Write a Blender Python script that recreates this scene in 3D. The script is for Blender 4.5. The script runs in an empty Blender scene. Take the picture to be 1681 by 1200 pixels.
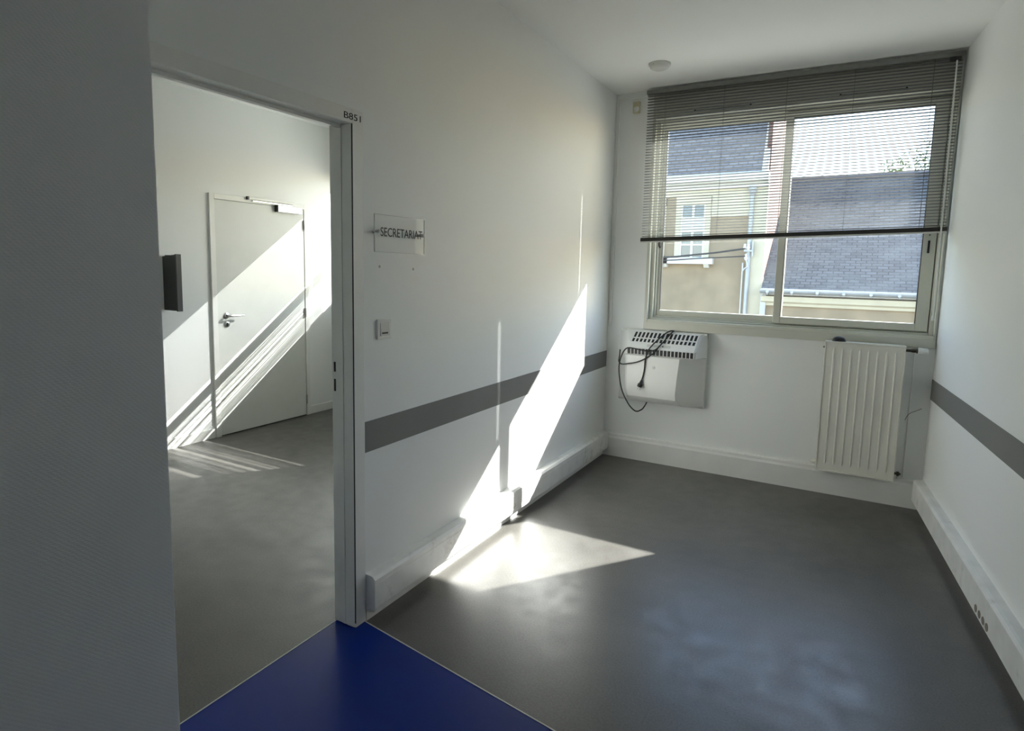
import bpy, bmesh, math, random
from mathutils import Vector, Matrix

random.seed(7)
scene = bpy.context.scene
COL = scene.collection

# ------------------------------------------------------------------ camera
def make_camera():
    yaw, pitch, roll = 0.5097, -0.1132, 0.0223
    cy, sy, cp, sp = math.cos(yaw), math.sin(yaw), math.cos(pitch), math.sin(pitch)
    fw = Vector((-sy * cp, cy * cp, sp)); rt = Vector((cy, sy, 0)); up = rt.cross(fw)
    r2 = rt * math.cos(roll) + up * math.sin(roll)
    u2 = up * math.cos(roll) - rt * math.sin(roll)
    cam = bpy.data.cameras.new('camera'); o = bpy.data.objects.new('camera', cam); COL.objects.link(o)
    M = Matrix((r2, u2, -fw)).transposed().to_4x4()
    M.translation = Vector((1.7054, -4.6425, 1.5010))
    o.matrix_world = M
    cam.sensor_fit = 'HORIZONTAL'; cam.sensor_width = 36.0
    cam.lens = 986.81 / 1681 * 36.0
    cam.shift_y = -44.86 / 1681
    cam.clip_start = 0.02; cam.clip_end = 300
    scene.camera = o
make_camera()

# ------------------------------------------------------------------ sky, sun, exposure
SUN_TO = Vector((0.735, 1.0, 0.764)).normalized()
SUN_ENERGY = 7.2
SKY_STRENGTH = 0.18
EXPOSURE = 2.3

world = bpy.data.worlds.new('world'); scene.world = world; world.use_nodes = True
wn = world.node_tree; wn.nodes.clear()
sky = wn.nodes.new('ShaderNodeTexSky'); sky.sky_type = 'NISHITA'; sky.sun_disc = False
sky.sun_elevation = math.asin(SUN_TO.z); sky.sun_rotation = math.atan2(SUN_TO.x, SUN_TO.y)
sky.air_density = 1.0; sky.dust_density = 0.6; sky.ozone_density = 1.0
bg = wn.nodes.new('ShaderNodeBackground'); bg.inputs['Strength'].default_value = SKY_STRENGTH
wo = wn.nodes.new('ShaderNodeOutputWorld')
wn.links.new(sky.outputs[0], bg.inputs[0]); wn.links.new(bg.outputs[0], wo.inputs[0])

sun = bpy.data.lights.new('sun', 'SUN'); sun.energy = SUN_ENERGY; sun.angle = math.radians(0.53)
sun.color = (1.0, 0.975, 0.945)
so = bpy.data.objects.new('sun', sun); COL.objects.link(so)
so.rotation_euler = (-SUN_TO).to_track_quat('-Z', 'Y').to_euler()
so.location = SUN_TO * 30

vs = scene.view_settings
vs.view_transform = 'Standard'; vs.look = 'None'; vs.gamma = 1.0; vs.exposure = EXPOSURE
vs.use_curve_mapping = False
cyc = scene.cycles
cyc.max_bounces = 12; cyc.diffuse_bounces = 7; cyc.glossy_bounces = 4; cyc.transmission_bounces = 6
cyc.transparent_max_bounces = 24; cyc.caustics_reflective = False; cyc.caustics_refractive = False
cyc.sample_clamp_indirect = 4.0
cyc.use_denoising = True

# ------------------------------------------------------------------ materials
def mat(name, col, rough=0.5, spec=0.5, metal=0.0, var=0.0, vscale=6.0, bump=0.0, bscale=200.0, coat=0.0, vdetail=4.0):
    m = bpy.data.materials.new(name); m.use_nodes = True
    nt = m.node_tree; b = nt.nodes['Principled BSDF']
    b.inputs['Base Color'].default_value = (*col, 1); b.inputs['Roughness'].default_value = rough
    b.inputs['Specular IOR Level'].default_value = spec; b.inputs['Metallic'].default_value = metal
    b.inputs['Coat Weight'].default_value = coat
    tc = nt.nodes.new('ShaderNodeTexCoord')
    if var:
        n = nt.nodes.new('ShaderNodeTexNoise'); n.inputs['Scale'].default_value = vscale; n.inputs['Detail'].default_value = vdetail
        nt.links.new(tc.outputs['Object'], n.inputs['Vector'])
        r = nt.nodes.new('ShaderNodeValToRGB')
        r.color_ramp.elements[0].position = 0.3; r.color_ramp.elements[1].position = 0.7
        r.color_ramp.elements[0].color = (*[max(0, c * (1 - var)) for c in col], 1)
        r.color_ramp.elements[1].color = (*[min(1, c * (1 + var)) for c in col], 1)
        nt.links.new(n.outputs['Fac'], r.inputs[0]); nt.links.new(r.outputs[0], b.inputs['Base Color'])
    if bump:
        n2 = nt.nodes.new('ShaderNodeTexNoise'); n2.inputs['Scale'].default_value = bscale; n2.inputs['Detail'].default_value = 2
        nt.links.new(tc.outputs['Object'], n2.inputs['Vector'])
        bp = nt.nodes.new('ShaderNodeBump'); bp.inputs['Strength'].default_value = bump; bp.inputs['Distance'].default_value = 0.002
        nt.links.new(n2.outputs['Fac'], bp.inputs['Height']); nt.links.new(bp.outputs[0], b.inputs['Normal'])
    return m

def brick_mat(name, c1, c2, cm, sx, row, bw, mortar, rough=0.8, bump=0.4, stain=None, stain_amt=0.5):
    m = bpy.data.materials.new(name); m.use_nodes = True
    nt = m.node_tree; b = nt.nodes['Principled BSDF']; b.inputs['Roughness'].default_value = rough
    tc = nt.nodes.new('ShaderNodeTexCoord')
    br = nt.nodes.new('ShaderNodeTexBrick'); br.inputs['Scale'].default_value = sx
    br.inputs['Row Height'].default_value = row; br.inputs['Brick Width'].default_value = bw; br.inputs['Mortar Size'].default_value = mortar
    br.inputs['Color1'].default_value = (*c1, 1); br.inputs['Color2'].default_value = (*c2, 1); br.inputs['Mortar'].default_value = (*cm, 1)
    nt.links.new(tc.outputs['UV'], br.inputs['Vector'])
    out = br.outputs['Color']
    if stain:
        n = nt.nodes.new('ShaderNodeTexNoise'); n.inputs['Scale'].default_value = 0.9; n.inputs['Detail'].default_value = 8
        n.inputs['Roughness'].default_value = 0.65
        nt.links.new(tc.outputs['UV'], n.inputs['Vector'])
        r = nt.nodes.new('ShaderNodeValToRGB'); r.color_ramp.elements[0].position = 0.45; r.color_ramp.elements[1].position = 0.62
        r.color_ramp.elements[0].color = (0, 0, 0, 1); r.color_ramp.elements[1].color = (stain_amt,) * 3 + (1,)
        nt.links.new(n.outputs['Fac'], r.inputs[0])
        mx = nt.nodes.new('ShaderNodeMix'); mx.data_type = 'RGBA'
        nt.links.new(r.outputs[0], mx.inputs[0]); nt.links.new(out, mx.inputs[6]); mx.inputs[7].default_value = (*stain, 1)
        out = mx.outputs[2]
    nt.links.new(out, b.inputs['Base Color'])
    bp = nt.nodes.new('ShaderNodeBump'); bp.inputs['Strength'].default_value = bump; bp.inputs['Distance'].default_value = 0.01
    nt.links.new(br.outputs['Fac'], bp.inputs['Height']); bp.invert = True
    nt.links.new(bp.outputs[0], b.inputs['Normal'])
    return m

def wall_paint(name, col):
    """painted glass-fibre wall covering: very fine woven relief"""
    m = bpy.data.materials.new(name); m.use_nodes = True
    nt = m.node_tree; b = nt.nodes['Principled BSDF']
    b.inputs['Base Color'].default_value = (*col, 1); b.inputs['Roughness'].default_value = 0.55
    b.inputs['Specular IOR Level'].default_value = 0.35
    tc = nt.nodes.new('ShaderNodeTexCoord'); hs = []
    for sc, dr in ((420, 'Z'), (420, 'DIAGONAL')):
        w = nt.nodes.new('ShaderNodeTexWave'); w.wave_type = 'BANDS'; w.bands_direction = dr
        w.inputs['Scale'].default_value = sc / 6.28; w.inputs['Distortion'].default_value = 2.5; w.inputs['Detail'].default_value = 1.5
        w.inputs['Detail Scale'].default_value = 2.0
        nt.links.new(tc.outputs['Object'], w.inputs['Vector']); hs.append(w)
    ad = nt.nodes.new('ShaderNodeMath'); ad.operation = 'ADD'
    nt.links.new(hs[0].outputs['Fac'], ad.inputs[0]); nt.links.new(hs[1].outputs['Fac'], ad.inputs[1])
    bp = nt.nodes.new('ShaderNodeBump'); bp.inputs['Strength'].default_value = 0.12; bp.inputs['Distance'].default_value = 0.001
    nt.links.new(ad.outputs[0], bp.inputs['Height']); nt.links.new(bp.outputs[0], b.inputs['Normal'])
    return m

def lino_mat(name, dark, light, rough):
    """speckled linoleum: fine flecks, broad wear clouds, uneven polish"""
    m = bpy.data.materials.new(name); m.use_nodes = True
    nt = m.node_tree; b = nt.nodes['Principled BSDF']
    tc = nt.nodes.new('ShaderNodeTexCoord')
    n1 = nt.nodes.new('ShaderNodeTexNoise'); n1.inputs['Scale'].default_value = 130; n1.inputs['Detail'].default_value = 5
    n2 = nt.nodes.new('ShaderNodeTexNoise'); n2.inputs['Scale'].default_value = 2.2; n2.inputs['Detail'].default_value = 8; n2.inputs['Roughness'].default_value = 0.6
    n3 = nt.nodes.new('ShaderNodeTexNoise'); n3.inputs['Scale'].default_value = 9; n3.inputs['Detail'].default_value = 6
    for n in (n1, n2, n3): nt.links.new(tc.outputs['Object'], n.inputs['Vector'])
    r = nt.nodes.new('ShaderNodeValToRGB'); r.color_ramp.elements[0].position = 0.32; r.color_ramp.elements[1].position = 0.7
    r.color_ramp.elements[0].color = (*dark, 1); r.color_ramp.elements[1].color = (*light, 1)
    mixf = nt.nodes.new('ShaderNodeMath'); mixf.operation = 'MULTIPLY_ADD'; mixf.inputs[1].default_value = 0.55
    m2 = nt.nodes.new('ShaderNodeMath'); m2.operation = 'MULTIPLY'; m2.inputs[1].default_value = 0.45
    nt.links.new(n1.outputs['Fac'], mixf.inputs[0]); nt.links.new(n2.outputs['Fac'], m2.inputs[0]); nt.links.new(m2.outputs[0], mixf.inputs[2])
    nt.links.new(mixf.outputs[0], r.inputs[0]); nt.links.new(r.outputs[0], b.inputs['Base Color'])
    rr = nt.nodes.new('ShaderNodeMapRange'); rr.inputs['From Min'].default_value = 0.3; rr.inputs['From Max'].default_value = 0.7
    rr.inputs['To Min'].default_value = rough - 0.05; rr.inputs['To Max'].default_value = rough + 0.07
    nt.links.new(n3.outputs['Fac'], rr.inputs['Value']); nt.links.new(rr.outputs[0], b.inputs['Roughness'])
    bp = nt.nodes.new('ShaderNodeBump'); bp.inputs['Strength'].default_value = 0.12; bp.inputs['Distance'].default_value = 0.004
    nt.links.new(n3.outputs['Fac'], bp.inputs['Height']); nt.links.new(bp.outputs[0], b.inputs['Normal'])
    b.inputs['Specular IOR Level'].default_value = 0.8
    return m

def glass_mat(name, haze=0.06, tint=(0.96, 0.98, 0.97), gloss=0.06):
    """thin flat window glass, a little dusty: lets light straight through, mirrors a little, dust scatters a little"""
    m = bpy.data.materials.new(name); m.use_nodes = True
    nt = m.node_tree; nt.nodes.clear()
    out = nt.nodes.new('ShaderNodeOutputMaterial')
    tr = nt.nodes.new('ShaderNodeBsdfTransparent'); tr.inputs[0].default_value = (*tint, 1)
    gl = nt.nodes.new('ShaderNodeBsdfGlossy'); gl.inputs['Roughness'].default_value = 0.02
    du = nt.nodes.new('ShaderNodeBsdfTranslucent'); du.inputs[0].default_value = (0.9, 0.92, 0.92, 1)
    a = nt.nodes.new('ShaderNodeMixShader'); a.inputs[0].default_value = haze
    b = nt.nodes.new('ShaderNodeMixShader'); b.inputs[0].default_value = gloss
    if haze:
        tc = nt.nodes.new('ShaderNodeTexCoord'); n = nt.nodes.new('ShaderNodeTexNoise'); n.inputs['Scale'].default_value = 3.0; n.inputs['Detail'].default_value = 6
        nt.links.new(tc.outputs['Object'], n.inputs['Vector'])
        mr = nt.nodes.new('ShaderNodeMapRange'); mr.inputs['From Min'].default_value = 0.3; mr.inputs['From Max'].default_value = 0.7
        mr.inputs['To Min'].default_value = haze * 0.6; mr.inputs['To Max'].default_value = haze * 1.4
        nt.links.new(n.outputs['Fac'], mr.inputs['Value']); nt.links.new(mr.outputs[0], a.inputs[0])
    nt.links.new(tr.outputs[0], a.inputs[1]); nt.links.new(du.outputs[0], a.inputs[2])
    nt.links.new(a.outputs[0], b.inputs[1]); nt.links.new(gl.outputs[0], b.inputs[2])
    nt.links.new(b.outputs[0], out.inputs[0])
    return m

WALL = (0.862, 0.872, 0.858)
M = {
    'wall': wall_paint('wall_paint', WALL),
    'ceil': mat('ceiling_paint', (0.885, 0.89, 0.87), 0.8, 0.2, bump=0.05, bscale=150),
    'trim': mat('white_trim', (0.83, 0.83, 0.80), 0.4, 0.5, var=0.03, vscale=5),
    'scuffed': mat('scuffed_white_trim', (0.79, 0.79, 0.765), 0.45, 0.5, var=0.07, vscale=9, vdetail=8),
    'frame': mat('door_frame_paint', (0.82, 0.82, 0.785), 0.38, 0.5, var=0.03),
    'stripe': mat('grey_stripe', (0.20, 0.198, 0.19), 0.5, 0.4, var=0.06, vscale=3),
    'lino': lino_mat('grey_lino', (0.052, 0.050, 0.046), (0.134, 0.126, 0.113), 0.345),
    'blue': mat('blue_lino', (0.0006, 0.019, 0.20), 0.32, 0.25, var=0.08, vscale=3, bump=0.06, bscale=12),
    'weld': mat('pale_weld_line', (0.62, 0.62, 0.58), 0.5),
    'alu': mat('window_paint', (0.62, 0.62, 0.54), 0.4, 0.5),
    'slat': mat('blind_slat_grey', (0.27, 0.27, 0.26), 0.6, 0.3),
    'rail': mat('blind_bottom_rail', (0.03, 0.028, 0.026), 0.5, 0.4),  # near-black puts the rail's backlit shade into its colour
    'head': mat('blind_headrail', (0.20, 0.20, 0.19), 0.45, 0.5),
    'cordm': mat('blind_cord', (0.16, 0.16, 0.15), 0.8),
    'wand': mat('clear_wand', (0.7, 0.71, 0.68), 0.2, 0.6),
    'black': mat('black_plastic', (0.012, 0.012, 0.012), 0.4, 0.5),
    'seal': mat('dark_seal', (0.03, 0.03, 0.03), 0.7),
    'plastic': mat('white_plastic', (0.80, 0.80, 0.77), 0.35, 0.5),
    'plastic2': mat('grey_white_plastic', (0.60, 0.60, 0.57), 0.4, 0.5),
    'cream': mat('cream_plastic', (0.62, 0.56, 0.38), 0.4, 0.5),
    'beige': mat('beige_socket', (0.55, 0.52, 0.42), 0.45),
    'outlet_dark': mat('grimy_outlet', (0.22, 0.19, 0.15), 0.5),
    'rad': mat('radiator_enamel', (0.80, 0.785, 0.71), 0.32, 0.5, var=0.04, vscale=4),
    'pipe': mat('aged_brown_pipe', (0.10, 0.085, 0.06), 0.45, 0.5, metal=0.4),
    'chrome': mat('brushed_steel', (0.55, 0.55, 0.54), 0.28, 0.5, metal=1.0),
    'darkbox': mat('dark_grey_casing', (0.035, 0.038, 0.037), 0.4, 0.5),
    'darkbox2': mat('dark_grey_casing_front', (0.06, 0.063, 0.066), 0.35, 0.5),
    'door': mat('door_leaf_paint', (0.72, 0.73, 0.69), 0.45, 0.4, var=0.02),
    'closer': mat('silver_closer', (0.62, 0.65, 0.66), 0.35, 0.5, metal=0.5),
    'glass': glass_mat('window_glass', 0.004, gloss=0.03),
    'acrylic': glass_mat('acrylic', 0.03, (1.0, 1.0, 1.0), 0.004),
    'acrylic_edge': mat('acrylic_polished_edge', (0.6, 0.62, 0.6), 0.15, 0.7),
    'ink': mat('black_lettering', (0.015, 0.015, 0.015), 0.6, 0.3),
    'mark': mat('filler_grey', (0.42, 0.43, 0.41), 0.8),
    # outside
    'render': mat('ochre_render', (0.32, 0.25, 0.165), 0.9, 0.2, var=0.16, vscale=2.2, bump=0.5, bscale=25, vdetail=9),
    'creamw': mat('cream_masonry', (0.60, 0.54, 0.40), 0.85, 0.2, var=0.05, vscale=3),
    'whitew': mat('white_masonry', (0.74, 0.72, 0.66), 0.8, 0.2),
    'slate': brick_mat('slate_roof', (0.060, 0.069, 0.080), (0.110, 0.120, 0.132), (0.030, 0.034, 0.040), 1.0, 0.115, 0.22, 0.014, 0.85, 0.3, (0.13, 0.14, 0.14), 0.6),
    'slate2': brick_mat('slate_mansard', (0.16, 0.16, 0.18), (0.23, 0.23, 0.25), (0.10, 0.10, 0.115), 1.0, 0.12, 0.22, 0.012, 0.6, 0.5),
    'brick': brick_mat('red_brick', (0.105, 0.034, 0.026), (0.14, 0.052, 0.040), (0.15, 0.11, 0.09), 1.0, 0.075, 0.22, 0.012, 0.85, 0.4),
    'zinc': mat('zinc', (0.40, 0.42, 0.44), 0.45, 0.5, metal=0.3, var=0.08),
    'pane': mat('far_pane', (0.10, 0.12, 0.14), 0.08, 0.8),
    'curtain': mat('net_curtain', (0.62, 0.63, 0.60), 0.9),
    'asphalt': mat('asphalt', (0.075, 0.075, 0.073), 0.9, 0.2, var=0.1, vscale=2),
    'leaf': mat('tree_leaf', (0.16, 0.22, 0.07), 0.6, 0.3, var=0.25, vscale=3),
    'bark': mat('bark', (0.14, 0.11, 0.08), 0.9, 0.2, var=0.2, vscale=8),
    'outwall': mat('outer_render', (0.55, 0.53, 0.48), 0.9, 0.2),
}

def add_stains(m, col, scale, lo_, hi_, amt):
    nt = m.node_tree; b = nt.nodes['Principled BSDF']; src = b.inputs['Base Color'].links[0].from_socket
    tc = nt.nodes.new('ShaderNodeTexCoord'); n = nt.nodes.new('ShaderNodeTexNoise'); n.inputs['Scale'].default_value = scale; n.inputs['Detail'].default_value = 7
    n.inputs['Roughness'].default_value = 0.65
    nt.links.new(tc.outputs['Object'], n.inputs['Vector'])
    mr = nt.nodes.new('ShaderNodeMapRange'); mr.inputs['From Min'].default_value = lo_; mr.inputs['From Max'].default_value = hi_; mr.inputs['To Max'].default_value = amt
    nt.links.new(n.outputs['Fac'], mr.inputs['Value'])
    mx = nt.nodes.new('ShaderNodeMix'); mx.data_type = 'RGBA'
    nt.links.new(mr.outputs[0], mx.inputs[0]); nt.links.new(src, mx.inputs[6]); mx.inputs[7].default_value = (*col, 1)
    nt.links.new(mx.outputs[2], b.inputs['Base Color'])
add_stains(M['scuffed'], (0.40, 0.36, 0.30), 7.0, 0.58, 0.74, 0.7)
add_stains(M['rad'], (0.50, 0.46, 0.38), 3.0, 0.6, 0.8, 0.5)

# ------------------------------------------------------------------ mesh helpers
class MB:
    def __init__(s): s.bm = bmesh.new()
    def face(s, pts):
        vs_ = [s.bm.verts.new(p) for p in pts]
        return s.bm.faces.new(vs_)
    def hexa(s, lo, hi):
        """lo, hi: four points each, same winding (counter-clockwise seen from hi side)"""
        a = [s.bm.verts.new(p) for p in lo]; b = [s.bm.verts.new(p) for p in hi]; n = len(a)
        s.bm.faces.new(list(reversed(a))); s.bm.faces.new(b)
        for i in range(n): s.bm.faces.new((a[i], a[(i + 1) % n], b[(i + 1) % n], b[i]))
        return s
    def box(s, x0, x1, y0, y1, z0, z1, bev=0.0, seg=2):
        x0, x1 = sorted((x0, x1)); y0, y1 = sorted((y0, y1)); z0, z1 = sorted((z0, z1))
        n0 = set(s.bm.verts)
        s.hexa([(x0, y0, z0), (x1, y0, z0), (x1, y1, z0), (x0, y1, z0)], [(x0, y0, z1), (x1, y0, z1), (x1, y1, z1), (x0, y1, z1)])
        if bev:
            new = [v for v in s.bm.verts if v not in n0]
            es = list({e for v in new for e in v.link_edges})
            bmesh.ops.bevel(s.bm, geom=es, offset=bev, segments=seg, affect='EDGES', profile=0.5)
        return s
    def prism(s, poly, z0, z1):
        return s.hexa([(x, y, z0) for x, y in poly], [(x, y, z1) for x, y in poly])
    def loft(s, rings, cap=True):
        R_ = [[s.bm.verts.new(p) for p in r] for r in rings]; n = len(R_[0])
        for a, b in zip(R_, R_[1:]):
            for i in range(n): s.bm.faces.new((a[i], a[(i + 1) % n], b[(i + 1) % n], b[i]))
        if cap:
            s.bm.faces.new(list(reversed(R_[0]))); s.bm.faces.new(R_[-1])
        return s
    def cyl(s, p0, p1, r0, r1=None, n=20):
        r1 = r0 if r1 is None else r1
        p0, p1 = Vector(p0), Vector(p1); d = (p1 - p0).normalized()
        a = d.orthogonal().normalized(); b = d.cross(a)
        ring = lambda c, r: [c + (a * math.cos(2 * math.pi * k / n) + b * math.sin(2 * math.pi * k / n)) * r for k in range(n)]
        return s.loft([ring(p0, r0), ring(p1, r1)])
    def lathe(s, c, axis, prof, n=28):
        """prof: list of (distance along axis, radius)"""
        c, d = Vector(c), Vector(axis).normalized(); a = d.orthogonal().normalized(); b = d.cross(a)
        return s.loft([[c + d * t + (a * math.cos(2 * math.pi * k / n) + b * math.sin(2 * math.pi * k / n)) * r for k in range(n)] for t, r in prof])
    def tube(s, pts, r, n=8, sub=6):
        P = [Vector(p) for p in pts]
        if sub > 1 and len(P) > 2:
            Q = []
            E = [P[0] * 2 - P[1]] + P + [P[-1] * 2 - P[-2]]
            for i in range(1, len(E) - 2):
                p0, p1, p2, p3 = E[i - 1:i + 3]
                for k in range(sub):
                    t = k / sub
                    Q.append(0.5 * ((2 * p1) + (p2 - p0) * t + (2 * p0 - 5 * p1 + 4 * p2 - p3) * t * t + (3 * p1 - p0 - 3 * p2 + p3) * t ** 3))
            Q.append(P[-1]); P = Q
        rings = []; a = None
        for i, p in enumerate(P):
            d = (P[min(i + 1, len(P) - 1)] - P[max(i - 1, 0)]).normalized()
            a = d.orthogonal().normalized() if a is None else (a - d * a.dot(d)).normalized()
            b = d.cross(a)
            rings.append([p + (a * math.cos(2 * math.pi * k / n) + b * math.sin(2 * math.pi * k / n)) * r for k in range(n)])
        return s.loft(rings)
    def uv_planar(s, ax, ay):
        """planar UV in metres along two world axes"""
        l = s.bm.loops.layers.uv.new('UVMap'); ax, ay = Vector(ax), Vector(ay)
        for f in s.bm.faces:
            for lp in f.loops: lp[l].uv = (lp.vert.co.dot(ax), lp.vert.co.dot(ay))
        return s
    def build(s, name, m, parent=None, smooth=False, angle=40, recalc=True):
        if recalc: bmesh.ops.recalc_face_normals(s.bm, faces=s.bm.faces)
        me = bpy.data.meshes.new(name); s.bm.to_mesh(me); s.bm.free()
        me.materials.append(M[m])
        o = bpy.data.objects.new(name, me); COL.objects.link(o)
        if smooth:
            me.polygons.foreach_set('use_smooth', [True] * len(me.polygons))
            me.set_sharp_from_angle(angle=math.radians(angle))
        if parent is not None:
            o.parent = parent
            o.matrix_parent_inverse = Matrix.Translation(parent.location).inverted()
        return o

def tag(o, label, cat=None, group=None, kind=None):
    o['label'] = label
    if cat: o['category'] = cat
    if group: o['group'] = group
    if kind: o['kind'] = kind
    return o
def struct(o, label, cat): return tag(o, label, cat, kind='structure')
def empty(name, loc):
    o = bpy.data.objects.new(name, None); o.location = loc; COL.objects.link(o); o.empty_display_size = 0.1; return o
def text_mesh(name, body, m, origin, width, height, parent, depth=0.0008, normal='X'):
    """lettering on a wall that faces +X: reads along +Y, stands along +Z"""
    cu = bpy.data.curves.new(name, 'FONT'); cu.body = body; cu.size = 1.0; cu.extrude = 0.5; cu.resolution_u = 4
    t = bpy.data.objects.new(name + '_source', cu); COL.objects.link(t)
    bpy.context.view_layer.update()
    me = bpy.data.meshes.new_from_object(t.evaluated_get(bpy.context.evaluated_depsgraph_get()))
    bpy.data.objects.remove(t); bpy.data.curves.remove(cu)
    xs = [v.co.x for v in me.vertices]; ys = [v.co.y for v in me.vertices]
    x0, x1, y0, y1 = min(xs), max(xs), min(ys), max(ys)
    for v in me.vertices:
        u = (v.co.x - x0) / (x1 - x0) * width; w = (v.co.y - y0) / (y1 - y0) * height; d = (v.co.z + 0.5) * depth
        v.co = Vector((origin[0] + d, origin[1] + u, origin[2] + w))
    me.materials.clear(); me.materials.append(M[m]); me.name = name
    o = bpy.data.objects.new(name, me); COL.objects.link(o); o.parent = parent
    o.matrix_parent_inverse = Matrix.Translation(parent.location).inverted()
    return o

# ------------------------------------------------------------------ dimensions
H = 2.874            # ceiling
W, K = 2.207, 0.0865  # inner face of the right wall: x = W - K*y  (it splays towards the corridor)
def xr(y): return W - K * y
DJ, DL, DT = -2.891, -3.821, 2.04     # door opening: far jamb, near jamb, head
CF = 0.062                              # casing width
GY = 0.075                              # plane of the window glass
YH = -7.0

# ------------------------------------------------------------------ floors
def bl_y(x): return -2.833 - 0.147 * x       # line between blue and grey lino
bx = 2.5
m_ = MB(); m_.prism([(0, 0.0), (0, bl_y(0)), (xr(-3.2), bl_y(xr(-3.2))), (W, 0.0)], -0.12, 0.0)
struct(m_.build('floor', 'lino'), 'grey speckled lino floor of the window alcove', 'floor')
m_ = MB(); m_.prism([(-0.1, DL), (0.0, DL), (0.0, -3.93), (0.5, -3.93), (0.5, YH), (xr(YH), YH), (xr(-3.2), bl_y(xr(-3.2))), (0, bl_y(0)), (0, DJ), (-0.1, DJ)], -0.12, 0.0)
struct(m_.build('floor_corridor', 'blue'), 'glossy dark blue lino floor of the corridor in the foreground', 'floor')
m_ = MB(); m_.prism([(-3.0, -3.93), (-0.1, -3.93), (-0.1, 0.0), (-3.0, 0.0)], -0.12, 0.0)
struct(m_.build('floor_office', 'lino'), 'grey lino floor seen through the open doorway', 'floor')
m_ = MB(); m_.box(-0.1035, -0.0985, DL, DJ, 0.0, 0.0012)
struct(m_.build('trim_1', 'weld'), 'thin pale joint line across the doorway between blue and grey lino', 'floor joint')
m_ = MB(); x2 = xr(-3.2)
m_.prism([(0.0, bl_y(0) - 0.0025), (x2, bl_y(x2) - 0.0025), (x2, bl_y(x2) + 0.0025), (0.0, bl_y(0) + 0.0025)], 0.0, 0.0012)
struct(m_.build('trim_2', 'weld'), 'thin pale joint line slanting from door frame between blue and alcove lino', 'floor joint')

# ------------------------------------------------------------------ walls
OT = DT + 0.054
m_ = MB()
m_.box(-0.1, 0, DJ + CF, 0.0, -0.12, H); m_.box(-0.1, 0, DL - CF, DJ + CF, OT, H); m_.box(-0.1, 0, -3.93, DL - CF, -0.12, H)
wall_left = struct(m_.build('wall_left', 'wall'), 'white papered wall with the doorway and grey stripe', 'wall')
# back wall with window opening
WX0, WX1, WZ0, WZ1 = 0.325, 2.195, 1.12, 2.86
m_ = MB()
m_.box(-0.1, WX0, 0, 0.15, -0.12, H); m_.box(WX1, 2.36, 0, 0.15, -0.12, H)
m_.box(WX0, WX1, 0, 0.15, -0.12, WZ0); m_.box(WX0, WX1, 0, 0.15, WZ1, H)
wall_back = struct(m_.build('wall_back', 'wall'), 'white wall with the large window, radiator and air unit', 'wall')
m_ = MB()
m_.prism([(xr(0.15), 0.15), (xr(YH), YH), (xr(YH) + 0.15, YH), (xr(0.15) + 0.15, 0.15)], -0.12, H)
wall_right = struct(m_.build('wall_right', 'wall'), 'white wall with grey stripe at the frame edge beside the window', 'wall')
m_ = MB(); m_.box(-0.1, 0.5, YH, -3.93, -0.12, H)
bmesh.ops.bevel(m_.bm, geom=[e for e in m_.bm.edges if all(abs(v.co.x - 0.5) < 1e-4 and abs(v.co.y + 3.93) < 1e-4 for v in e.verts)], offset=0.006, segments=4, affect='EDGES')
struct(m_.build('wall_corridor', 'wall', smooth=True), 'dim grey textured wall end filling the near edge of the frame', 'wall')
m_ = MB(); m_.box(-0.1, 3.0, YH - 0.12, YH, -0.12, H)
struct(m_.build('wall_corridor_end', 'wall'), 'white end wall of the corridor behind the viewpoint', 'wall')
m_ = MB(); m_.box(-3.2, 3.0, YH - 0.12, 0.15, H, H + 0.15)
struct(m_.build('ceiling', 'ceil'), 'plain matt white ceiling', 'ceiling')
# office beyond the doorway
L = -3.0
m_ = MB(); m_.box(L - 0.12, L, -4.05, 0.15, -0.12, H)
wall_far = struct(m_.build('wall_office_far', 'wall'), 'sunlit white wall of the room beyond the doorway', 'wall')
OX0, OX1, OZ0, OZ1 = -2.93, -0.52, 1.185, 2.425
m_ = MB()
m_.box(L, OX0, 0, 0.15, -0.12, H); m_.box(OX1, -0.1, 0, 0.15, -0.12, H); m_.box(OX0, OX1, 0, 0.15, -0.12, OZ0); m_.box(OX0, OX1, 0, 0.15, OZ1, H)
struct(m_.build('wall_office_back', 'wall'), 'window wall of the room beyond the doorway, hidden by the door jamb', 'wall')
m_ = MB(); m_.box(L, -0.1, -4.05, -3.93, -0.12, H)
struct(m_.build('wall_office_near', 'wall'), 'near white wall of the room beyond the doorway', 'wall')

# painted stripes on the walls (thin vinyl bands)
m_ = MB(); m_.box(0.0, 0.0025, DJ + CF, -0.0, 0.733, 0.8634)
struct(m_.build('trim_3', 'stripe'), 'dark grey protective band along the doorway wall', 'wall stripe')
m_ = MB(); e = 0.0025
m_.prism([(xr(-0.0) - e, -0.0), (xr(YH) - e, YH), (xr(YH), YH), (xr(0), 0)], 0.733, 0.8634)
struct(m_.build('trim_4', 'stripe'), 'dark grey protective band along the wall beside the radiator', 'wall stripe')

# back baseboard, moulded top
m_ = MB()
prof = [(-0.0, 0.0), (-0.033, 0.0), (-0.033, 0.150), (-0.026, 0.165), (-0.024, 0.182), (-0.018, 0.188), (0.0, 0.188)]
m_.loft([[(x, y, z) for y, z in prof] for x in (0.0, xr(0) - 0.0)])
struct(m_.build('baseboard_back', 'trim'), 'tall white baseboard below the window wall', 'baseboard')
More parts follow.
